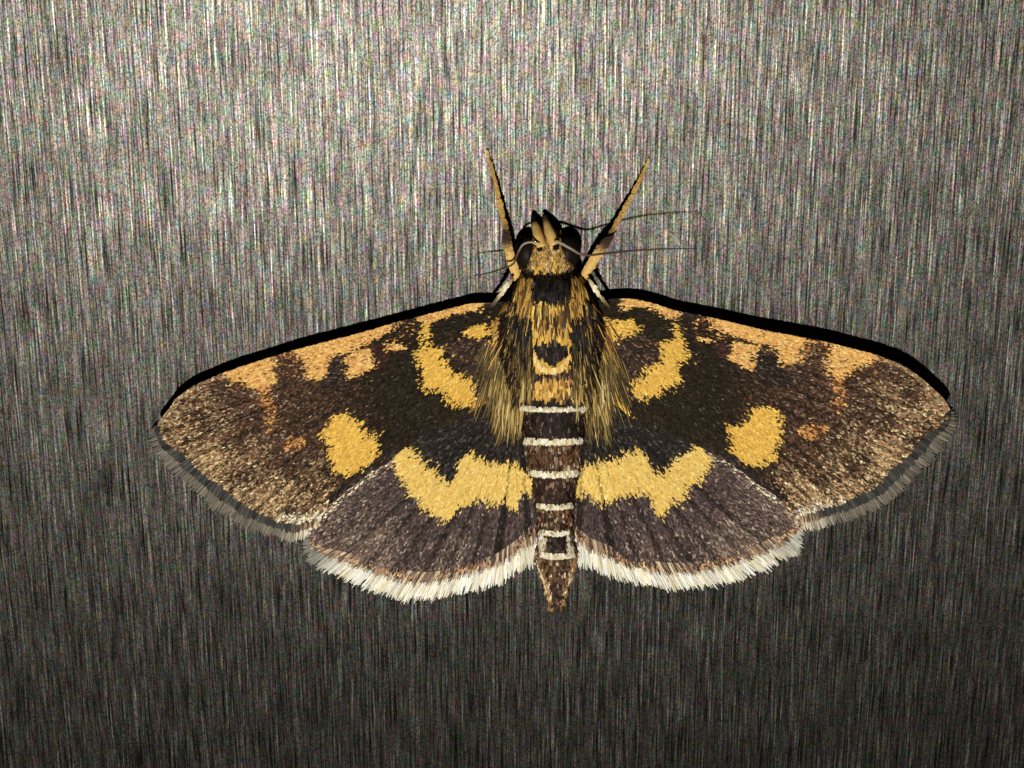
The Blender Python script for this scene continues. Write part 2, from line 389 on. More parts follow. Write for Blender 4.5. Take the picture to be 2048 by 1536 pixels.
def fore_z(Sd):
    c, i_, b = Sd['costa'], Sd['inner'], Sd['base']
    def f(px, py):
        dc = dist_line(px, py, c); di = dist_line(px, py, i_)
        s = dc / (dc + di + 1e-6)
        r = np.abs(px - b[0]) / 700.0
        edge = (0.56 + 0.06 * np.clip(r, 0, 1) if Sd['sgn'] < 0 else 0.56 + 0.22 * np.clip(r, 0, 1)) + 0.02 * np.sin(px * 0.021) + 0.012 * np.sin(px * 0.053 + 1)
        ang = np.arctan2(py - b[1], np.abs(px - b[0]) + 30)
        pl = 0.035 * np.clip(r * 2.0, 0, 1) * np.abs(np.sin(ang * 15.0)) ** 0.7
        camber = 0.10 * np.sin(np.pi * np.clip(s, 0, 1)) * np.clip(1.2 - r, 0, 1)
        return (edge * (1 - s) + 0.29 * s + pl + camber) * MM
    return f

def hind_z(Sd):
    o, b = Sd['houter'], Sd['hbase']
    def f(px, py):
        d = dist_line(px, py, o)
        rad = np.hypot(px - b[0], py - b[1])
        ang = np.arctan2(py - b[1], (px - b[0]) * Sd['sgn'] + 40)
        t = np.clip(d / 260.0, 0, 1)
        pl = 0.055 * np.clip(rad / 220.0, 0, 1) * np.abs(np.sin(ang * 9.0 + 0.4)) ** 0.6
        return (0.07 + 0.10 * t + pl) * MM
    return f

def grid_points(poly, step, jit=0.5):
    poly = np.asarray(poly, float)
    x0, y0 = poly.min(0) - 2; x1, y1 = poly.max(0) + 2
    gx, gy = np.meshgrid(np.arange(x0, x1, step), np.arange(y0, y1, step))
    gx = gx + (np.arange(gy.shape[0]) % 2)[:, None] * step * 0.5
    gx = gx.ravel(); gy = gy.ravel()
    if jit:
        gx = gx + rng.uniform(-jit, jit, gx.shape) * step; gy = gy + rng.uniform(-jit, jit, gy.shape) * step
    m = inside(gx, gy, poly)
    return gx[m], gy[m]

def membrane(name, poly, zf, drop, parent):
    poly = np.asarray(poly, float)
    gx, gy = grid_points(poly, 14, 0.0)
    keep = dist_line(gx, gy, np.vstack([poly, poly[:1]])) > 6
    pts = np.vstack([poly, np.stack([gx[keep], gy[keep]], 1)])
    n = len(poly)
    v, e, f, *_ = delaunay_2d_cdt([Vector(p) for p in pts], [(i, (i + 1) % n) for i in range(n)], [], 1, 1e-4)
    v = np.array([(p.x, p.y) for p in v])
    W = P(v[:, 0], v[:, 1], zf(v[:, 0], v[:, 1]))
    F = []
    for t in f:
        a, b, c = (v[k] for k in t[:3])
        cr = (b[0] - a[0]) * (c[1] - a[1]) - (b[1] - a[1]) * (c[0] - a[0])
        F.append(list(t) if cr < 0 else list(t)[::-1])
    lo_ = W.copy(); lo_[:, 2] -= drop
    m = len(W)
    edges = {}
    for t in F:
        for a, b in zip(t, t[1:] + t[:1]): edges[(a, b)] = 1
    rim = [[b, a, a + m, b + m] for (a, b) in edges if (b, a) not in edges]
    return mesh_obj(name, np.vstack([W, lo_]), F + [[k + m for k in t[::-1]] for t in F] + rim, M_MEMBRANE, parent, flat=False)

def classify(px, py, marks, default, jit, dx=0.0, dy=0.0):
    cls = default.copy()
    sp = rng.normal(0, 6.0, px.shape)
    jx, jy = px + rng.normal(0, jit, px.shape) + sp * dx, py + rng.normal(0, jit, px.shape) + sp * dy
    for name, poly in marks[::-1]:
        cls[inside(jx, jy, poly)] = K[name]
    return cls

def fringe(name, inner, outer, n, f0, f1, pal_fn, parent, zi, zo, wpx, kind='stuff', splay=3.0, var=(0.86, 1.05)):
    t = np.sort(rng.uniform(0, 1, n))
    a = along(inner, t); b = along(outer, np.clip(t + rng.normal(0, 0.004, n), 0, 1))
    ln = (rng.uniform(*var, n) * (0.95 + 0.05 * np.sin(t * 90 + 3 * np.sin(t * 41))))[:, None]
    s = a + (b - a) * f0; e = a + (b - a) * f1 * ln + rng.normal(0, splay, (n, 2))
    k = 4; u = np.linspace(0, 1, k)[None, :, None]
    q = s[:, None] * (1 - u) + e[:, None] * u
    z = (zi * (1 - u[..., 0]) + zo * u[..., 0] + rng.uniform(0, 0.03, (n, 1))) * MM
    paths = P(q[..., 0], q[..., 1], z)
    return strands(name, paths, rng.uniform(0.7, 1.3, n) * wpx * PX, pal_fn(t, a), M_FRINGE, parent, kind, tipw=0.55)

def pick(cols, n, w_=None, jit=0.1):
    c = np.array([lin(x) for x in cols]); p = None if w_ is None else np.array(w_, float) / sum(w_)
    return np.clip(c[rng.choice(len(c), n, p=p)] * np.exp(rng.normal(0, jit, (n, 1))), 0.002, 0.85)

def build_side(Sd):
    # ---------------- hindwing
    hz = hind_z(Sd)
    houter = smooth(Sd['houter'], 60)
    hpoly = np.vstack([smooth(Sd['hcosta'], 40)[:-1], houter[:-1], smooth(Sd['hinner'], 16)[:-1]])
    hw = membrane('hindwing', hpoly, hz, 0.02 * MM, moth)
    gx, gy = grid_points(hpoly, 2.8)
    m = ~inside(gx, gy, np.array(FORE_HIDE[Sd['sgn']]))
    gx, gy = gx[m], gy[m]
    b = Sd['hbase']
    dx, dy = gx - b[0], gy - b[1]; r = np.hypot(dx, dy) + 1e-6
    a = np.arctan2(dy, dx) + rng.normal(0, 0.16, gx.shape)
    dx, dy = np.cos(a), np.sin(a)
    xh = np.abs(gx - 1108); do = dist_line(gx, gy, houter)
    ah = np.arctan2(gy - b[1], (gx - b[0]) * Sd['sgn'] + 40)
    fold = 0.5 + 0.5 * np.sin(ah * 18.0 + 0.8)
    ph_ = np.clip(1.0 - do / 150.0, 0, 1) * np.clip((xh - 60) / 200.0, 0.1, 1) + np.clip((xh - 290) / 120.0, 0, 0.7)
    base = np.where(rng.random(gx.shape) < ph_ * (0.35 + 0.65 * fold), K['hindo'], K['hind'])
    cls = classify(gx + dx * 5, gy + dy * 5, Sd['hmarks'], base, 1.6, dx, dy)
    # pale costal edge of the hindwing where it slips out from under the forewing
    dc = dist_line(gx, gy, Sd['inner'])
    pe = (dc < 12) & (gy > 915) & (rng.random(gx.shape) < 0.4); cls[pe] = K['cream']
    C = paint(cls)
    edge = (do < 7) & (rng.random(gx.shape) < 0.5)
    C[edge] = pick([(190, 140, 95), (150, 100, 70), (225, 190, 130)], edge.sum())
    for iv, (vx, vy) in enumerate(Sd['vein_folds']):  # dark veins, with the shade of the wing folds painted into the scale colour
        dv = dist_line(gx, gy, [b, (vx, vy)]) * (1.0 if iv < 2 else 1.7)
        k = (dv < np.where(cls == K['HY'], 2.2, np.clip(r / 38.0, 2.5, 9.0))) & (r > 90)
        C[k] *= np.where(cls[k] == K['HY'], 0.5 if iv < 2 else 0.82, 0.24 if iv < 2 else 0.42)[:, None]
    n = len(gx)
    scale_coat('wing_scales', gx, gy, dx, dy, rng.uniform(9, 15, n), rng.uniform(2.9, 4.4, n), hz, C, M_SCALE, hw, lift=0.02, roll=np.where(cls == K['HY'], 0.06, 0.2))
    g = Sd['sgn']
    def white(t, a_):
        c = pick([(252, 244, 216), (242, 228, 190), (214, 200, 160), (254, 250, 234)], len(t), (4, 3, 2, 2), 0.12)
        out = np.abs(a_[:, 0] - 1108)                        # greyer towards the wing's apex
        f = np.clip((out - 395) / 60.0, 0, 1)[:, None]
        f = f * (0.93 if g < 0 else 0.55)
        c = c * (0.93 + 0.12 * np.sin(t * 130 + 4 * np.sin(t * 23)))[:, None]
        return c * (1 - f) + lin((118, 116, 104)) * f
    def tanrow(t, a_):
        return np.where((np.sin(t * 190 + 2 * np.sin(t * 37)) > 0.1)[:, None], pick([(186, 158, 122), (216, 194, 156), (150, 116, 92)], len(t), None, 0.2), pick([(92, 70, 56), (60, 46, 38), (150, 124, 98)], len(t), None, 0.2))
    fringe('fringe_hairs', houter, smooth(Sd['hfringe'], 60), 1150, 0.26, 0.96, white, hw, 0.08, 0.035, 2.7, var=(0.70, 1.06))
    fringe('fringe_base_hairs', houter, smooth(Sd['hfringe'], 60), 1000, -0.10, 0.36, tanrow, hw, 0.12, 0.09, 2.2, splay=2.0, var=(0.45, 1.25))

    # ---------------- forewing
    fz = fore_z(Sd)
    outer = smooth(Sd['outer'], 60); costa = smooth(Sd['costa'], 70)
    fpoly = np.vstack([costa[:-1], outer[:-1], smooth(Sd['inner'], 50)[:-1]])
    fw = membrane('forewing', fpoly, fz, 0.03 * MM, moth)
    gx, gy = grid_points(fpoly, 2.75)
    b = Sd['base']
    vx, vy = gx - b[0], gy - b[1]; r = np.hypot(vx, vy)
    a = np.arctan2(vy, vx) + rng.normal(0, 0.2, gx.shape)
    dx, dy = np.cos(a), np.sin(a)
    do = dist_line(gx, gy, outer)
    rr = rng.random(gx.shape)
    base = np.full(gx.shape, K['olive'])
    xo = np.abs(gx - 1106)
    base[rr < np.clip((xo - 330) / 130.0, 0, 1)] = K['brownd']
    lump = np.sin(gx * 0.061 + 1.3 * np.sin(gy * 0.043)) + np.sin(gy * 0.071 + 1.7 * np.sin(gx * 0.037) + 1)
    base[(rng.random(gx.shape) < np.clip((xo - 430) / 160.0, 0, 1) * np.clip(0.62 + 0.25 * lump, 0.15, 1))] = K['brown']
    ang = np.arctan2(vy, np.abs(vx) + 30)
    stripe = 0.5 + 0.5 * np.sin(ang * 34.0)
    ptan = np.clip(1.3 - do / 110.0, 0, 1.0) * (0.5 + 0.5 * stripe) * np.clip(0.85 + 0.3 * lump + (do < 45) * 0.2, 0.3, 1.1)
    base[(rng.random(gx.shape) < ptan) & (xo > 420)] = K['tan']
    cls = classify(gx + dx * 5, gy + dy * 5, Sd['marks'], base, 1.6, dx, dy)
    # the thin costal edge keeps a tan rim out to the tip
    dcst = dist_line(gx, gy, costa)
    dinn = dist_line(gx, gy, Sd['inner'])
    bd_ = (dinn < 16 + rng.normal(0, 3, gx.shape)) & (gy > 890) & (do > 45); cls[bd_] = K['dark']
    bl = (dcst < 52) & (xo > 270) & (xo < 640) & ((cls == K['olive']) | (cls == K['brownd']) | (cls == K['brown']) | (cls == K['dark'])) & (rng.random(gx.shape) < 0.30 * np.clip(1.2 - dcst / 52, 0, 1)); cls[bl] = K['Os']
    rim = (dcst < 5) & (xo > 540) & (rng.random(gx.shape) < 0.55); cls[rim] = K['tan']
    C = paint(cls, 0.16)
    ends = along(outer, np.linspace(0.04, 0.97, 10))
    for vx, vy in ends:
        st = np.array([b[0] + (vx - b[0]) * 0.62, b[1] + (vy - b[1]) * 0.55])
        dv = dist_line(gx, gy, [st, (vx, vy)])
        k = (dv < 2.6) & (cls != K['Y']) & (cls != K['O']); C[k] *= 0.42
        k = (dv > 4) & (dv < 11) & (do < 75) & (cls == K['tan']); C[k] = np.minimum(C[k] * 1.45, 0.85)
    n = len(gx)
    ln = rng.uniform(8, 13, n)
    tx, ty = gx + dx * (ln + 1), gy + dy * (ln + 1)
    keep = inside(tx, ty, fpoly) | (do < 30) & (dcst > 14)
    # along the stiff front edge the scales lie parallel to it
    smoothy = (cls == K['Y']) | (cls == K['O'])
    scale_coat('wing_scales', gx[keep], gy[keep], dx[keep], dy[keep], ln[keep], rng.uniform(2.8, 4.2, n)[keep], fz, C[keep], M_SCALE, fw, lift=0.024, roll=np.where(smoothy, 0.08, 0.28)[keep])
    # rows of scales folded along the stiff front edge
    m_ = 1500
    t = rng.uniform(0.03, 0.985, m_); a0 = along(costa, t); a1 = along(costa, np.minimum(t + 0.01, 1)) - along(costa, np.maximum(t - 0.01, 0))
    a1 /= np.hypot(a1[:, 0], a1[:, 1])[:, None]
    off = rng.uniform(0.8, 6.5, m_)
    nrm = np.stack([-a1[:, 1], a1[:, 0]], 1) * g
    ex = a0[:, 0] + nrm[:, 0] * off; ey = a0[:, 1] + nrm[:, 1] * off
    bs = np.where(np.abs(ex - 1106) > 545, K['tan'], np.where(np.abs(ex - 1106) > 430, K['brownd'], K['dark']))
    ce = classify(ex, ey + 5, Sd['marks'], bs, 2.0)
    xe = np.abs(ex - 1106); th_ = (xe > 290) & (xe < 660) & (ce != K['O']) & (rng.random(m_) < 0.55); ce[th_] = K['Os']
    th_ = (xe > 130) & (xe < 245) & (rng.random(m_) < 0.7); ce[th_] = K['O']
    scale_coat('wing_scales', ex, ey, a1[:, 0], a1[:, 1], rng.uniform(8, 13, m_), rng.uniform(3.0, 4.4, m_), fz, paint(ce, 0.15), M_SCALE, fw, lift=0.014, roll=0.08, base_lift=0.02)
    def grey(t, a_):
        c = pick([(118, 108, 92), (104, 95, 80), (134, 124, 106), (96, 89, 78)], len(t), None, 0.07)
        f = np.clip((t - 0.80) / 0.14, 0, 1)[:, None]
        c2 = pick([(214, 196, 164), (150, 134, 108), (240, 228, 202)], len(t), None, 0.1)
        return c * (1 - f) + c2 * f
    def greyrow(t, a_):
        c = pick([(66, 64, 58), (78, 76, 68), (52, 50, 44)], len(t), None, 0.08)
        spot = (np.sin(t * 2 * math.pi * 11) > 0.55)[:, None]
        c = np.where(spot, c * 0.55, c)
        f = np.clip((t - 0.84) / 0.1, 0, 1)[:, None]
        return c * (1 - f) + pick([(190, 160, 120), (80, 60, 44)], len(t), None, 0.1) * f
    fo = smooth(Sd['fringe'], 60)
    fringe('fringe_hairs', outer, fo, 1300, -0.06, 0.97, grey, fw, 0.28, 0.06, 3.0, splay=2.5, var=(0.74, 1.06))
    fringe('fringe_base_hairs', outer, fo, 700, -0.12, 0.55, greyrow, fw, 0.33, 0.22, 4.4, splay=1.5)
    return fz

FORE_HIDE = {-1: [(1000, 780), (930, 822), (850, 846), (780, 895), (700, 955), (640, 1010), (600, 1000), (700, 860), (900, 780)],
             1: [(1210, 780), (1280, 822), (1350, 846), (1425, 885), (1500, 938), (1575, 1000), (1620, 980), (1500, 860), (1300, 780)]}
FZ = {-1: build_side(LEFT), 1: build_side(RIGHT)}

# ------------------------------------------------------------------ body: one continuous surface from face to tail
BY = [448, 462, 480, 505, 535, 550, 560, 585, 610, 650, 700, 750, 800, 822, 850, 880, 915, 945, 980, 1013, 1040, 1065, 1090, 1115, 1135, 1165, 1195, 1219]
BW = [10, 20, 30, 40, 50, 54, 62, 76, 88, 94, 90, 78, 66, 62, 60, 56, 50, 45, 39, 34, 33, 31, 33, 41, 36, 25, 17, 11]
BZ = [.3, .5, .78, 1.0, 1.18, 1.2, 1.35, 1.6, 1.75, 1.85, 1.85, 1.65, 1.45, 1.42, 1.38, 1.3, 1.2, 1.1, 1.0, .92, .88, .84, .8, .74, .68, .56, .46, .36]
BC = [(448, 1090), (480, 1093), (550, 1100), (650, 1102), (750, 1103), (822, 1106), (945, 1109), (1013, 1109), (1110, 1112), (1219, 1113)]
def bcx(y): return np.interp(y, [a for a, _ in BC], [b for _, b in BC])
def bw(y): return np.interp(y, BY, BW)
def bz(y): return np.interp(y, BY, BZ)
# each abdomen ring swells a little towards its hind edge
RINGS = [818, 882, 948, 1013, 1065, 1111]
def swell(y):
    s = 1.0 + 0 * y
    for a, b in zip([770] + RINGS[:-1], RINGS):
        m = (y > a) & (y <= b); s = np.where(m, 1.0 + 0.035 * ((y - a) / (b - a)) ** 2, s)
    return s
def body_surface(y, phi):
    """phi 0..pi over the back, left to right"""
    w_ = bw(y) * swell(y); zt = bz(y) * swell(y)
    x = bcx(y) - np.cos(phi) * w_
    mid = 0.42 * zt
    z = mid + (zt - mid) * np.sin(phi) ** 0.85
    return x, y - 7 * (1 - np.sin(phi)), z

TAN = [(150, 122, 66), (112, 92, 48), (188, 156, 90), (66, 54, 30), (214, 184, 118)]
def body_class(x, y):
    """palette index on the back, by measured place"""
    n = len(x); c = np.full(n, K['dark']); u = x - bcx(y); au = np.abs(u)
    def put(m, k): c[m] = K[k]
    put((y < 552) & (au < 34), 'Y')
    put((y < 552) & (au >= 30), 'inner')
    put((y >= 552) & (y < 640), 'YB')
    put((y >= 552) & (y < 612) & (au > 62), 'dark')
    put(inside(x, y, [(1062, 556), (1141, 556), (1140, 608), (1066, 606)]), 'blue')
    put((y >= 612) & (y < 745) & (au < 35), 'Y')
    put((y >= 630) & (y < 745) & (au >= 37), 'dark')
    put(inside(x, y, [(1070, 700), (1086, 686), (1102, 674), (1118, 686), (1137, 700), (1130, 718), (1105, 732), (1080, 720)]), 'blue')
    put((y >= 745) & (y < 802) & (au < 36), 'YB')
    put((y >= 742) & (y < 758) & (au < 40), 'inner')
    put((y >= 745) & (y < 802) & (au >= 36), 'inner')
    put((y >= 800) & (y < 815), 'dark')
    put((y >= 815) & (y < 882), 'dark')
    put((y >= 882) & (y < 948), 'brown')
    put((y >= 948) & (y < 1013), 'inner')
    put((y >= 1013) & (y < 1065), 'brown')
    put((y >= 1065) & (y < 1111), 'dark')
    put((y >= 1065) & (y < 1111) & (au > 20), 'cream')
    put((y >= 545) & (y < 557), 'dark')
    put((y >= 1111), 'brown')
    put((y >= 1165) & (au < 12), 'inner')
    put((y >= 1111) & (au > bw(y) - 8), 'tan')
    return c

ny, nphi = 150, 33
yy = np.linspace(448, 1219, ny); ph = np.linspace(0.0, math.pi, nphi)
Y2, PH = np.meshgrid(yy, ph, indexing='ij')
bx_, by_, bz_ = body_surface(Y2, PH)
top = P(bx_, by_, bz_ * MM)
# the underside closes the ring
phb = np.linspace(0, math.pi, 13)[1:-1]
under = []
for i in range(ny):
    a, b = top[i, -1], top[i, 0]
    t = (1 - np.cos(phb)) / 2
    q = a[None] * (1 - t[:, None]) + b[None] * t[:, None]
    q[:, 2] = a[2] - (a[2] - 0.06 * MM) * np.sin(phb)
    under.append(q)
ring = np.concatenate([top, np.array(under)], 1)
nr = ring.shape[1]
F = [[i * nr + j, (i + 1) * nr + j, (i + 1) * nr + (j + 1) % nr, i * nr + (j + 1) % nr] for i in range(ny - 1) for j in range(nr)]
F += [list(range(nr)), [(ny - 1) * nr + j for j in range(nr)][::-1]]
bc = np.tile(lin((44, 33, 24)), (ny * nr, 1))
body = mesh_obj('body', ring.reshape(-1, 3), F, M_BODY, moth, bc, flat=False)

def body_zf(px, py):
    """height of the back under a measured place"""
    y = py.copy()
    for _ in range(2):
        u = np.clip(np.abs(px - bcx(y)) / bw(y), 0, 1); y = py + 7 * (1 - np.sqrt(1 - u ** 2))
    u = np.clip(np.abs(px - bcx(y)) / (bw(y) * swell(y)), 0, 1)
    zt = bz(y) * swell(y); mid = 0.42 * zt
    return (mid + (zt - mid) * np.sqrt(1 - u ** 2) ** 0.85) * MM

def body_coat():
    n = 7200
    y = rng.uniform(452, 1214, n); ph_ = rng.uniform(0.08, math.pi - 0.08, n)
    keep = rng.random(n) < (bw(y) / 94) ** 0.6
    y, ph_ = y[keep], ph_[keep]
    x, py, _ = body_surface(y, ph_)
    n = len(x)
    thor = (y > 552) & (y < 800)
    a = np.pi / 2 - np.clip((x - bcx(y)) / 160, -1, 1) * thor * 0.6 + rng.normal(0, 0.15, n)
    ln = np.where(thor, rng.uniform(16, 30, n), rng.uniform(9, 14, n)); wd = np.where(thor, rng.uniform(4.5, 7, n), rng.uniform(4.5, 7, n))
    ln = np.where(y > 1100, np.minimum(ln, 10), ln)
    C = paint(body_class(x + rng.normal(0, 1.5, n), py + ln * 0.7 + rng.normal(0, 2, n)), 0.22)
    scale_coat('body_scales', x, py, np.cos(a), np.sin(a), ln, wd, body_zf, C, M_SCALE, body, lift=0.05, roll=0.25, base_lift=0.01)
body_coat()

# pale scale bands along the hind edge of each abdomen ring
for yb, th, x0, x1 in [(814, 6.5, 1046, 1168), (878, 8, 1053, 1160), (943, 8, 1066, 1151), (1009, 6.5, 1078, 1140), (1062, 6.5, 1086, 1134), (1107, 7.5, 1084, 1144)]:
    n = int((x1 - x0) * 3.2)
    x = rng.uniform(x0, x1, n)
    u = np.abs(x - (x0 + x1) / 2) / ((x1 - x0) / 2)
    y = yb - 3 * u ** 2 + rng.uniform(-2.0, 1.0, n)
    C = pick([(232, 220, 182), (214, 200, 160), (250, 240, 212), (186, 164, 118)], n, (4, 3, 2, 2), 0.12)
    a = np.pi / 2 + rng.normal(0, 0.08, n)
    scale_coat('abdomen_band', x, y, np.cos(a), np.sin(a), rng.uniform(0.75, 1.35, n) * th, rng.uniform(4, 6, n), body_zf, C, M_SCALE, body, lift=0.06, roll=0.1, base_lift=0.05, kind=None)

# golden tufts along the tail
def tail_tufts():
    n = 70; side = rng.choice([-1, 1], n); y = rng.uniform(1095, 1200, n)
    x = bcx(y) + side * (bw(y) - rng.uniform(0, 6, n))
    ln = rng.uniform(10, 18, n); k = 4; u = np.linspace(0, 1, k)[None]
    qx = x[:, None] - side[:, None] * u * ln[:, None] * 0.24; qy = y[:, None] + u * ln[:, None]
    z = (0.5 * bz(y)[:, None] + 0.2 - 0.15 * u) * MM
    C = pick([(190, 144, 84), (216, 186, 134), (140, 100, 60), (240, 224, 182)], n, None, 0.15)
    o = strands('tail_hairs', P(qx, qy, z), rng.uniform(2.5, 4.5, n) * PX, C, M_HAIR, body)
tail_tufts()

# ------------------------------------------------------------------ thorax hair
def surf_z(px, py):
    zb = np.where(np.abs(px - bcx(py)) < bw(py), body_zf(px, py), 0)
    zl = np.where(px < 1104, FZ[-1](px, py), FZ[1](px, py))
    zl = np.where(py > 900, 0.25 * MM, zl)
    return np.maximum(zb, zl)

def hair_patch(n, x0, x1, y0, y1, l0, l1, lean, cols, wts, width, lift, name='thorax_hairs', cx=1104):
    x = rng.uniform(x0, x1, n); y = rng.uniform(y0, y1, n)
    ln = rng.uniform(l0, l1, n)
    a = np.pi / 2 - (x - cx) * lean + rng.normal(0, 0.06, n)
    k = 6; u = np.linspace(0, 1, k)[None]
    bend = rng.normal(0, 0.05, n)[:, None]
    qx = x[:, None] + np.cos(a[:, None] + bend * u) * u * ln[:, None]
    qy = y[:, None] + np.sin(a[:, None] + bend * u) * u * ln[:, None]
    z = np.stack([surf_z(qx[:, i], qy[:, i]) for i in range(k)], 1)
    z = np.maximum(z, np.linspace(1, 0, k)[None] * z[:, :1] + np.linspace(0, 1, k)[None] * z[:, -1:])
    z = z + (lift * np.sin(np.pi * np.clip(u * 0.8 + 0.1, 0, 1)) * rng.uniform(0.4, 1.3, n)[:, None] + 0.03) * MM
    C = pick(cols, n, wts, 0.15)
    return strands(name, P(qx, qy, z), rng.uniform(0.7, 1.3, n) * width * PX, C, M_HAIR, body)

OLV = [(150, 122, 66), (112, 92, 48), (184, 152, 88), (60, 50, 28), (208, 176, 108), (84, 68, 38)]
BLK = [(28, 24, 22), (40, 33, 26), (20, 18, 18), (60, 50, 36)]
GLD = [(204, 156, 72), (172, 128, 58), (220, 180, 98), (96, 70, 36)]
for s in (-1, 1):
    X = lambda d: 1104 + s * d
    def hp(n, d0, d1, *r): hair_patch(n, min(X(d0), X(d1)), max(X(d0), X(d1)), *r)
    hp(60, 42, 86, 602, 645, 30, 55, 0.003, GLD, (3, 4, 1, 4), 2.6, 0.05)
    hp(60, 60, 92, 600, 650, 30, 50, 0.003, BLK, (4, 3, 3, 1), 3.0, 0.07)
    hp(420, 42, 120, 690, 790, 35, 75, 0.0016, OLV, (4, 4, 1, 5, 0.5, 5), 1.9, 0.07)
    hp(200, 60, 140, 680, 790, 35, 75, 0.0024, OLV, (2, 4, 0.5, 6, 0.3, 6), 1.7, 0.06)
    hp(150, 60, 114, 780, 835, 35, 75, 0.0010, OLV, (3, 4, 1.5, 5, 0.6, 5), 1.7, 0.06)
    hp(150, 40, 92, 632, 715, 30, 60, 0.002, BLK, (4, 3, 3, 1), 3.0, 0.10)
    hp(60, 40, 100, 640, 730, 40, 75, 0.002, OLV, (3, 3, 1, 4, 0.5, 4), 1.7, 0.13)
    hp(50, 64, 112, 640, 700, 35, 65, 0.004, GLD, (2, 4, 1, 5), 1.9, 0.08)
    hp(60, 48, 112, 745, 810, 40, 70, 0.0014, [(196, 164, 96), (176, 142, 76), (216, 190, 130)], None, 1.9, 0.10)
# short hair on the mid back
hair_patch(60, 1070, 1136, 606, 650, 28, 55, 0.001, GLD, (4, 3, 3, 3), 4.0, 0.06)
hair_patch(60, 1070, 1136, 606, 640, 26, 46, 0.001, [(120, 90, 48), (84, 62, 34), (60, 44, 26)], None, 3.6, 0.09)
hair_patch(60, 1066, 1140, 558, 585, 22, 36, 0.001, BLK, (4, 3, 3, 1), 5.0, 0.05, 'collar_scales')
for s in (-1, 1):
    c0 = 1102 + s * 52
    hair_patch(40, c0 - 13, c0 + 13, 556, 590, 24, 44, 0.003, GLD, (4, 3, 2, 4), 3.0, 0.06, 'collar_scales')
# golden rim below the black thorax spot
n = 90; t = rng.uniform(0.12, math.pi - 0.12, n)
gxr = 1103 - np.cos(t) * 33; gyr = 706 + np.sin(t) * 30
Cr = pick([(226, 184, 98), (236, 204, 136), (204, 154, 74)], n)
gxr = gxr * 1.0
scale_coat('thorax_rim_scales', gxr, gyr, np.full(n, 0.0), np.full(n, 1.0), rng.uniform(9, 13, n), rng.uniform(4, 6, n), lambda a, b: body_zf(a, b) + 0.06 * MM, Cr, M_SCALE, body, lift=0.05, roll=0.15)

# ------------------------------------------------------------------ head parts
def ellipsoid(name, px, py, z, rx, ry, rz, mat, parent, nu=28, nv=16):
    c = P(np.array([px]), np.array([py]), np.array([z * MM]))[0]
    V = [c + np.array([0, 0, rz * MM])]
    for i in range(1, nv):
        th = math.pi * i / nv
        for j in range(nu):
            a = 2 * math.pi * j / nu
            V.append(c + np.array([rx * PX * math.sin(th) * math.cos(a), ry * PX * math.sin(th) * math.sin(a), rz * MM * math.cos(th)]))
    V.append(c - np.array([0, 0, rz * MM]))
    F = [[0, 1 + j, 1 + (j + 1) % nu] for j in range(nu)]
    for i in range(nv - 2):
        for j in range(nu):
            F.append([1 + i * nu + j, 1 + (i + 1) * nu + j, 1 + (i + 1) * nu + (j + 1) % nu, 1 + i * nu + (j + 1) % nu])
    b0 = 1 + (nv - 2) * nu
    F += [[b0 + j, len(V) - 1, b0 + (j + 1) % nu] for j in range(nu)]
    return mesh_obj(name, V, F, mat, parent, flat=False)
ellipsoid('eye', 1054, 506, .52, 26, 36, 0.42, M_EYE, body)
ellipsoid('eye', 1134, 504, .52, 26, 35, 0.42, M_EYE, body)

def px_tube(name, pts, radii, cols, mat, parent, n=10, sub=6, flat_z=1.0):
    pts = np.asarray(pts, float); k = (len(pts) - 1) * sub + 1
    s = smooth(pts, k)
    t = np.linspace(0, len(pts) - 1, k)
    r = np.interp(t, np.arange(len(pts)), radii)
    C = np.stack([np.interp(t, np.arange(len(pts)), [lin(c)[i] for c in cols]) for i in range(3)], 1)
    return tube(name, P(s[:, 0], s[:, 1], s[:, 2] * MM), r * PX, mat, parent, C, n, flat_z=flat_z)
YEL, BK, CRM, BRN = (218, 176, 98), (24, 18, 14), (226, 206, 158), (70, 46, 28)
px_tube('palp', [(1084, 494, .98), (1077, 474, .80), (1073, 458, .58), (1069, 446, .40), (1066, 431, .24)], [10, 10.5, 9, 8, 4], [YEL, YEL, YEL, BK, BK], M_LEG, body)
px_tube('palp', [(1109, 490, .98), (1102, 470, .80), (1096, 454, .58), (1092, 442, .40), (1088, 429, .24)], [10, 10.5, 8.5, 6.5, 4], [YEL, YEL, YEL, (90, 66, 36), BK], M_LEG, body)
# antennae: pale scaled base, brown thread beyond
GRY = (150, 138, 114)
px_tube('antenna', [(1078, 488, 1.08), (1062, 484, 1.14), (1046, 489, 1.14), (1036, 505, 1.1), (1026, 528, 1.05), (1005, 537, 1.1), (980, 545, 1.25), (948, 552, 1.35)],
        [4.0, 2.4, 2.2, 2.1, 2.0, 1.8, 1.5, 1.0], [YEL, GRY, GRY, (90, 74, 56), BRN, BRN, BRN, BRN], M_ANT, body, 8)
px_tube('antenna', [(1110, 484, 1.08), (1118, 484, 1.16), (1142, 497, 1.3), (1168, 510, 1.5), (1210, 507, 1.75), (1270, 501, 2.0), (1330, 498, 2.1), (1394, 497, 2.15)],
        [4.4, 3.4, 2.9, 2.5, 2.2, 2.0, 1.6, 0.9], [YEL, GRY, GRY, (100, 80, 60), BRN, BRN, BRN, BRN], M_ANT, body, 8)

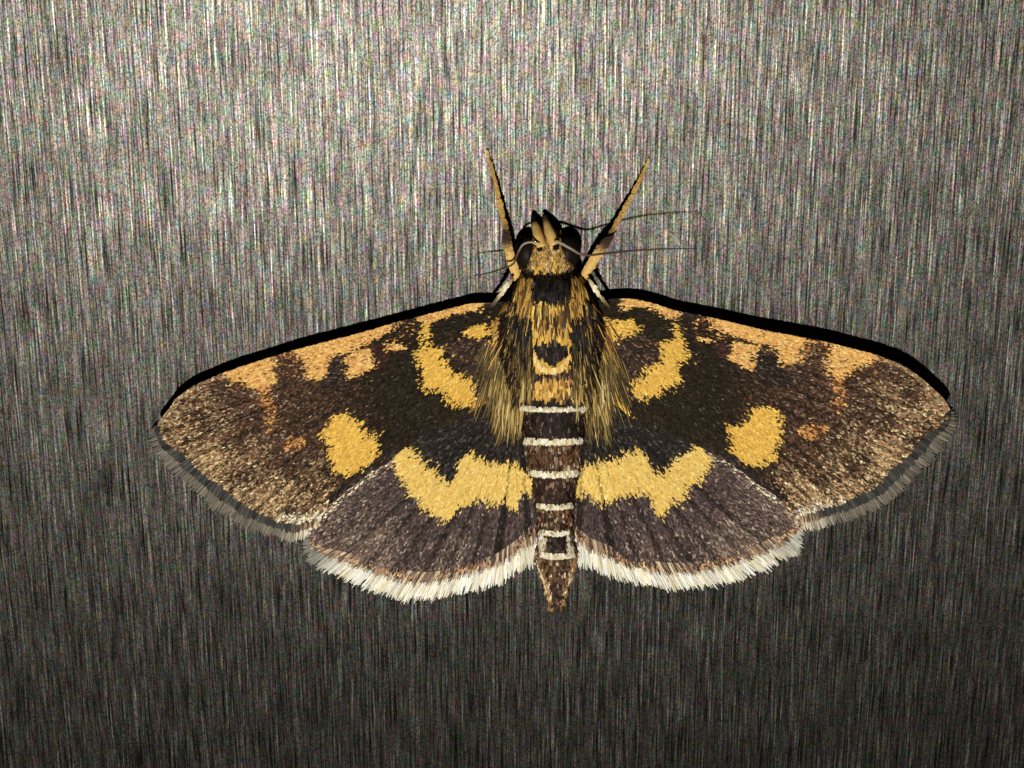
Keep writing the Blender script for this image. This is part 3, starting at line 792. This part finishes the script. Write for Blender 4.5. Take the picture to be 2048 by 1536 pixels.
def face_scales():
    n = 1000; y = rng.uniform(472, 546, n)
    wd = np.interp(y, [466, 500, 530, 550], [20, 22, 38, 48])
    x = 1096 + (y - 466) * 0.05 + rng.uniform(-1, 1, n) * wd
    C = pick([(206, 160, 82), (224, 188, 116), (150, 104, 52), (188, 168, 130), (96, 64, 36)], n, (5, 3, 1.6, 1.4, 0.9), 0.12)
    mot = 0.5 + 0.5 * np.sin(x * 0.33 + 1.5 * np.sin(y * 0.21)) * np.sin(y * 0.27 + 0.8 * np.sin(x * 0.19))
    C = C * (0.30 + 0.9 * np.clip(mot * 1.6 - 0.25, 0, 1) * np.clip(1.25 - np.abs(x - 1099) / 60, 0.3, 1))[:, None] + lin((60, 40, 22)) * 0.25
    pit = np.minimum(np.hypot(x - 1081, y - 500), np.hypot(x - 1110, y - 497)) < 6.5; C[pit] = lin((30, 20, 14))
    a = -np.pi / 2 + (x - 1098) * 0.012 + rng.normal(0, 0.22, n)
    scale_coat('face_scales', x, y, np.cos(a), np.sin(a), rng.uniform(9, 17, n), rng.uniform(2.2, 3.6, n), lambda a_, b_: body_zf(a_, b_) + 0.04 * MM, C, M_SCALE, body, lift=0.02, roll=0.08)
face_scales()
M_SOCKET = plain_material('antenna_socket', (26, 18, 13), 0.7, 0.1)
for sx, sy in ((1079, 497), (1112, 495)):
    ellipsoid('antenna_socket', sx, sy, 0.98, 6, 6, 0.12, M_SOCKET, body, 14, 8)

# ------------------------------------------------------------------ forelegs: scaled shin, dark knee band, slim golden foot reaching forward
GOLD, GOLD2 = (186, 146, 74), (172, 134, 64)
def leg_scales(line, rad, zs, cols, parent, n):
    t = rng.uniform(0.02, 0.97, n); p = along(line, t); q = along(line, np.clip(t + 0.02, 0, 1)) - along(line, np.clip(t - 0.02, 0, 1))
    q /= np.hypot(q[:, 0], q[:, 1])[:, None]
    tt = np.linspace(0, 1, len(rad)); r = np.interp(t, tt, rad); z0 = np.interp(t, tt, zs)
    v = rng.uniform(-0.92, 0.92, n)
    x = p[:, 0] - q[:, 1] * v * r; y = p[:, 1] + q[:, 0] * v * r
    zt = (z0 * MM + r * PX * 0.85 * np.sqrt(1 - v ** 2))
    C = np.stack([np.interp(t, tt, [lin(c)[i] for c in cols]) for i in range(3)], 1) * np.exp(rng.normal(0, 0.18, (n, 1)))
    a = np.arctan2(q[:, 1], q[:, 0]) + rng.normal(0, 0.12, n)
    scale_coat('leg_scales', x, y, np.cos(a), np.sin(a), rng.uniform(7, 12, n), np.minimum(rng.uniform(2.4, 3.6, n), r * 0.6), lambda a_, b_: zt, C, M_SCALE, parent, lift=0.008, roll=0.08)
def foreleg(shin, tarsus):
    sr, scol = [7, 9.5, 9.5, 9.5, 7], [YEL, YEL, YEL, (66, 46, 30), (48, 34, 24)]
    leg = px_tube('foreleg', shin, sr, scol, M_LEG, moth, 12, flat_z=0.8)
    leg_scales([q[:2] for q in shin], sr, [q[2] for q in shin], scol, leg, 220)
    tr, tcol = [5.6, 4.8, 4.1, 3.6, 3.1, 2.4], [(84, 60, 34), GOLD, GOLD, GOLD, GOLD2, (214, 182, 104)]
    f = px_tube('foot', tarsus, tr, tcol, M_LEG, leg, 10)
    leg_scales([q[:2] for q in tarsus], tr, [q[2] for q in tarsus], tcol, f, 260)
foreleg([(1034, 560, .55), (1031, 546, .6), (1021, 512, .62), (1014, 484, .58), (1013, 466, .54)],
        [(1013, 472, .54), (1009, 448, .48), (1001, 410, .36), (992, 370, .24), (983, 335, .14), (974, 303, .06)])
foreleg([(1166, 560, .55), (1172, 546, .6), (1191, 514, .66), (1206, 492, .66), (1220, 474, .6)],
        [(1216, 478, .6), (1230, 452, .54), (1248, 420, .42), (1267, 384, .28), (1283, 352, .16), (1298, 320, .06)])
for mid in ([(1026, 556, .95), (1016, 568, .92), (1007, 581, .86), (996, 597, .78), (986, 608, .7)],
            [(1176, 556, .95), (1184, 568, .92), (1192, 580, .88), (1203, 596, .82), (1214, 609, .74)]):
    mr_, mc = [2.6, 4.4, 3.8, 2.8, 2.0], [(110, 84, 50), (240, 226, 184), (222, 200, 150), (120, 104, 76), (64, 54, 40)]
    m_ = px_tube('midleg', mid, mr_, mc, M_LEG, moth)
    leg_scales([q[:2] for q in mid], mr_, [q[2] for q in mid], mc, m_, 110)
